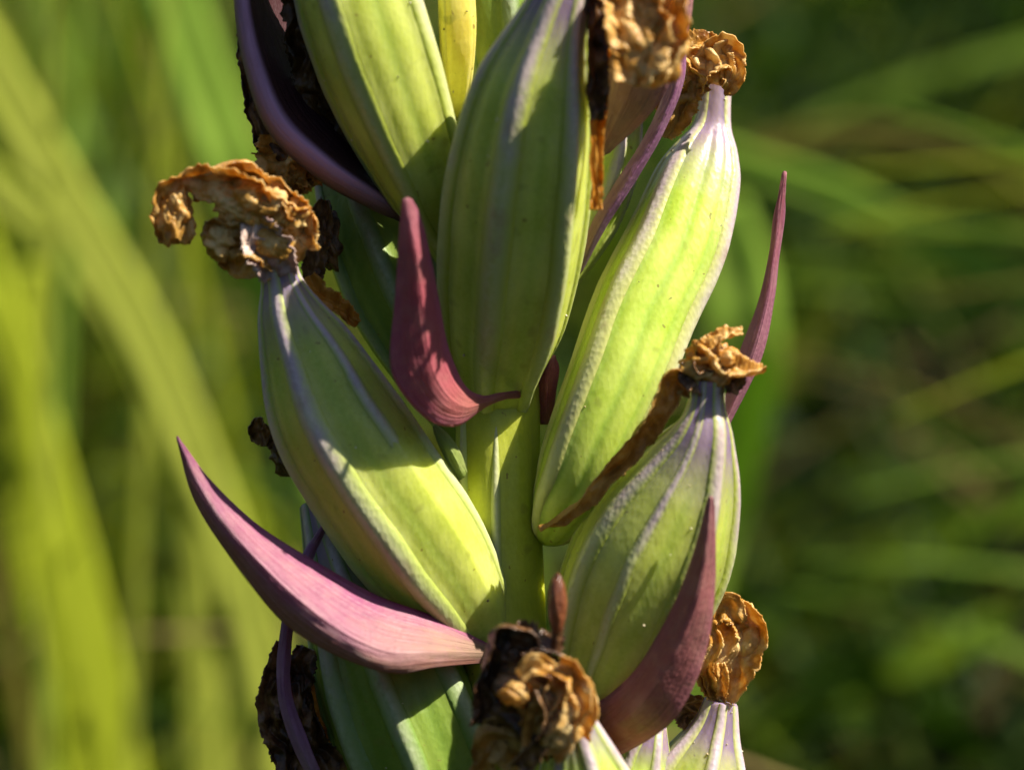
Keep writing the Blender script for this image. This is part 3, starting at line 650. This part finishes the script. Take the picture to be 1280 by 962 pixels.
B_PALE = blade_mat('blade_pale', (0.42, 0.48, 0.05), (0.54, 0.58, 0.10), 0.55)
B_YEL = blade_mat('blade_yellow', (0.40, 0.48, 0.015), (0.52, 0.58, 0.04), 0.55)
B_GRN = blade_mat('blade_green', (0.12, 0.23, 0.004), (0.20, 0.31, 0.01), 0.5)
B_LGT = blade_mat('blade_light', (0.28, 0.46, 0.04), (0.38, 0.54, 0.08), 0.55)
B_STRAW = blade_mat('blade_straw', (0.30, 0.20, 0.07), (0.40, 0.29, 0.12))
B_OLV = blade_mat('blade_olive', (0.16, 0.15, 0.02), (0.24, 0.20, 0.03))
GL = 'blurred grass blades behind the orchid'
blade([(-90, -60, -3000, 26), (0, 105, -3000, 32), (80, 240, -3000, 29), (170, 400, -3000, 30), (245, 570, -3000, 30), (310, 750, -3000, 28), (345, 900, -3000, 34), (365, 1010, -3000, 32)], B_PALE, 'broad pale green grass blade arching from the left edge behind the long mauve bract', GL)
blade([(180, -160, -3600, 30), (225, 20, -3600, 36), (262, 130, -3600, 38), (300, 240, -3600, 38), (380, 480, -3800, 36), (450, 800, -3900, 34), (480, 1050, -3900, 32)], B_LGT, 'pale grass blade leaning in behind the bent tan withered flower', GL)
blade([(-80, 170, -4200, 16), (0, 235, -4200, 20), (80, 310, -4200, 24), (150, 400, -4200, 24), (200, 520, -4300, 22), (240, 700, -4400, 22), (260, 1020, -4400, 22)], B_PALE, 'thin pale grass blade joining the broad arching one from the left', GL)
blade([(-40, 280, -3300, 28), (20, 440, -3300, 22), (66, 600, -3300, 26), (108, 760, -3300, 28), (140, 900, -3300, 28), (160, 1020, -3300, 28)], B_YEL, 'bright yellow green grass blade nearly upright in the lower left corner', GL)
blade([(40, 330, -5200, 14), (35, 480, -5200, 20), (30, 640, -5200, 22), (60, 800, -5200, 20), (90, 1020, -5200, 20)], B_YEL, 'soft yellow grass blade standing behind the bright upright one', GL)
blade([(840, 170, -4800, 16), (930, 205, -4800, 20), (1040, 242, -4800, 22), (1160, 300, -4800, 24), (1290, 372, -4800, 25), (1420, 470, -4800, 25)], B_LGT, 'long light green grass blade crossing behind the free pink bract', GL)
blade([(900, 205, -5600, 8), (1000, 175, -5600, 14), (1100, 172, -5600, 18), (1200, 200, -5600, 18), (1290, 265, -5600, 18), (1400, 380, -5600, 18)], B_OLV, 'dull brownish grass blade arching above the long light green one', GL)
blade([(905, 250, -4200, 26), (915, 330, -4200, 46), (925, 430, -4200, 52), (912, 540, -4300, 46), (885, 660, -4400, 40), (850, 800, -4400, 38), (820, 1020, -4400, 36)], B_LGT, 'wide light green grass blade upright behind the crumbly brown flower', GL)
blade([(1120, 430, -7000, 10), (1200, 500, -7000, 16), (1290, 585, -7000, 18), (1380, 700, -7000, 18)], B_STRAW, 'straw coloured grass blade sloping off the right edge, upper of two', GL)
blade([(1130, 540, -6600, 10), (1210, 605, -6600, 16), (1290, 680, -6600, 16), (1380, 800, -6600, 16)], B_STRAW, 'straw coloured grass blade sloping off the right edge, lower of two', GL)
blade([(1220, 900, -5000, 12), (1255, 840, -5000, 16), (1300, 780, -5000, 18), (1420, 700, -5000, 18), (1500, 760, -5000, 18)], B_STRAW, 'pale straw grass blade in the lower right corner', GL)
blade([(930, 800, -6400, 14), (1040, 740, -6400, 20), (1160, 680, -6400, 22), (1300, 630, -6400, 22), (1420, 640, -6400, 22)], B_GRN, 'mid green grass blade rising right from the papery golden flower', GL)
blade([(930, 930, -5600, 14), (1050, 870, -5600, 22), (1190, 810, -5600, 24), (1320, 770, -5600, 24), (1440, 800, -5600, 24)], B_GRN, 'mid green grass blade lowest of those rising to the right', GL)
blade([(960, 640, -7600, 14), (1080, 600, -7600, 20), (1200, 560, -7600, 20), (1330, 540, -7600, 20), (1450, 580, -7600, 20)], B_GRN, 'dim green grass blade below the pink bract rising to the right', GL)

ORD = 'first second third fourth fifth sixth seventh eighth ninth tenth eleventh twelfth thirteenth fourteenth fifteenth sixteenth seventeenth eighteenth nineteenth twentieth twenty-first twenty-second twenty-third twenty-fourth twenty-fifth twenty-sixth'.split()
def scattered():
    rg = random.Random(23)
    mats = [B_PALE, B_YEL, B_LGT, B_GRN, B_OLV, B_STRAW]
    names = ['pale', 'yellow green', 'light green', 'mid green', 'olive', 'straw coloured']
    jobs = []
    for i in range(18):                       # left: steep, running down to the right
        d = -rg.uniform(2200, 7500); x0 = rg.uniform(-300, 400); sl_ = rg.uniform(-0.15, 0.6); w_ = rg.uniform(4, 10)
        y0 = rg.choice((-200, -150, rg.uniform(0, 700))); rows = []
        for t in (0, .2, .4, .6, .8, 1): rows.append((x0 + sl_ * 1300 * t * (1 - 0.35 * t), y0 + (1150 - y0) * t, d - 300 * t, w_ * (0.25 + 1.2 * t if t < .6 else 1)))
        q = rg.choices(range(6), (3, 4, 3, 5, 2, 1))[0]
        jobs.append((x0 + sl_ * 450, rows, q))
    for k, (_, rows, q) in enumerate(sorted(jobs, key=lambda a: a[0])):
        blade(rows, mats[q], names[q] + ' steep blurred blade, ' + ORD[k] + ' from the left edge among the thin ones', 'steep meadow blades left of the orchid', n=24)
    jobs = []
    for i in range(26):                       # right: shallow arcs
        d = -rg.uniform(2600, 4500) if i < 9 else -rg.uniform(4200, 9500); x0 = rg.uniform(860, 1150); y0 = rg.uniform(60, 1000); a = rg.uniform(-0.6, 0.9); w_ = rg.uniform(4, 9) if i < 9 else rg.uniform(6, 16); rows = []
        for t in (0, .25, .5, .75, 1): rows.append((x0 + 620 * t, y0 + a * 400 * t + 150 * (t - 0.4) ** 2 - 30, d, w_ * (0.2 + t if t < .8 else 1)))
        q = rg.choices(range(6), (1, 2, 6, 1, 2, 1) if i < 9 else (1, 1, 2, 8, 2, 1))[0]
        jobs.append((y0 + a * 120, rows, q))
    for k, (_, rows, q) in enumerate(sorted(jobs, key=lambda a: a[0])):
        blade(rows, mats[q], names[q] + ' shallow blurred blade, ' + ORD[k] + ' from the top among those at the right', 'arching meadow blades right of the orchid', n=24)

def meadow():
    rng = np.random.default_rng(5); v = []; f = []; val = []
    def add(x, y, h, lean, az, wid, c, droop):
        n = 7; b = len(v)
        for j in range(n):
            t = j / (n - 1); out = lean * h * (t ** 1.6); z = h * (t - droop * t ** 3)
            px = x + math.cos(az) * out; py = y + math.sin(az) * out; hw = wid * (1 - t ** 2.5) * (0.6 + 0.8 * t * (1 - t)) + 0.0001
            sx, sy = -math.sin(az), math.cos(az)
            for s in (-1, 1): v.append((px + sx * hw * s, py + sy * hw * s, z)); val.append(c)
        for j in range(n - 1):
            a = b + 2 * j; f.append((a, a + 1, a + 3, a + 2))
    for _ in range(80000):
        y = 0.075 + 2.0 * rng.random() ** 2.0; x = rng.uniform(-0.3 - 0.5 * y, 0.3 + 0.5 * y)
        side = x / (0.1 + 0.2 * y)
        k = noise.noise(Vector((x * 12, y * 8, 1.5))) + 0.5 * noise.noise(Vector((x * 30, y * 18, 4)))
        if k < rng.uniform(-0.35, 0.3): continue
        h = rng.uniform(0.07, 0.23) * (1.0 + 0.25 * y) * (1 + 0.6 * k)
        h = min(h, 0.10 + 0.8 * y)
        az = rng.uniform(0, 2 * math.pi); lean = rng.uniform(0.15, 1.0)
        if y < 0.2 and math.sin(az) < 0: az = -az
        if side > 0.2 and rng.random() < 0.6: az = rng.normal(0.2, 0.5); lean = rng.uniform(0.7, 1.4)
        c = rng.beta(2.5, 2.5) + 0.25 * k
        c = c + 0.02 if side < -0.1 else c - 0.2  # right side darkened: background shade put into the blade colour
        add(x, y, h, lean, az, rng.uniform(0.0014, 0.0036), min(1, max(0, c)), rng.uniform(0, 0.5))
    for _ in range(24000):                          # the meadow goes on unseen round the camera, made tall to block sky
        a = rng.uniform(math.pi * 0.95, math.pi * 2.05); q = rng.uniform(0.24, 1.1)
        x = math.cos(a) * q; y = -0.06 + math.sin(a) * q
        h = rng.uniform(0.25, 0.36) + 0.45 * (q - 0.2) * (0.55 if x > 0.2 else 1)
        add(x, y, h, rng.uniform(0.05, 0.35), a + rng.normal(0, 1.2), rng.uniform(0.0015, 0.004), rng.random(), rng.uniform(0, 0.2))
    for _ in range(3500):                          # added tall stand out of view at right, shading the right background
        y = rng.uniform(0.10, 1.5); x = 0.09 + 0.20 * y + rng.exponential(0.25)
        if x > 1.2: continue
        h = min(0.95, 0.20 + 1.0 * (x - 0.02) * rng.uniform(0.75, 1.1))
        add(x, y, h, rng.uniform(0.05, 0.3), rng.uniform(0, 6.28), rng.uniform(0.002, 0.005), 0.6 * rng.random(), rng.uniform(0, 0.2))
    for _ in range(3000):                          # short growth round the plant
        x = rng.uniform(-0.5, 0.5); y = rng.uniform(-0.5, 0.15)
        add(x, y, rng.uniform(0.03, 0.1), rng.uniform(0.2, 1), rng.uniform(0, 6.28), rng.uniform(0.001, 0.0025), rng.random(), 0.3)
    m = grass_mat('meadow_grass', trans=0.5, stops=[(0.0, (0.006, 0.02, 0.0004)), (0.35, (0.022, 0.065, 0.001)), (0.62, (0.075, 0.14, 0.002)), (0.88, (0.28, 0.32, 0.008)), (1.0, (0.36, 0.25, 0.10))])
    o = link('meadow_grass', v, f, m)
    a = o.data.attributes.new('blade', 'FLOAT', 'POINT'); a.data.foreach_set('value', np.array(val, 'f'))
    tag(o, kind='stuff', label='long meadow grass, out of focus behind the orchid')
meadow()
scattered()
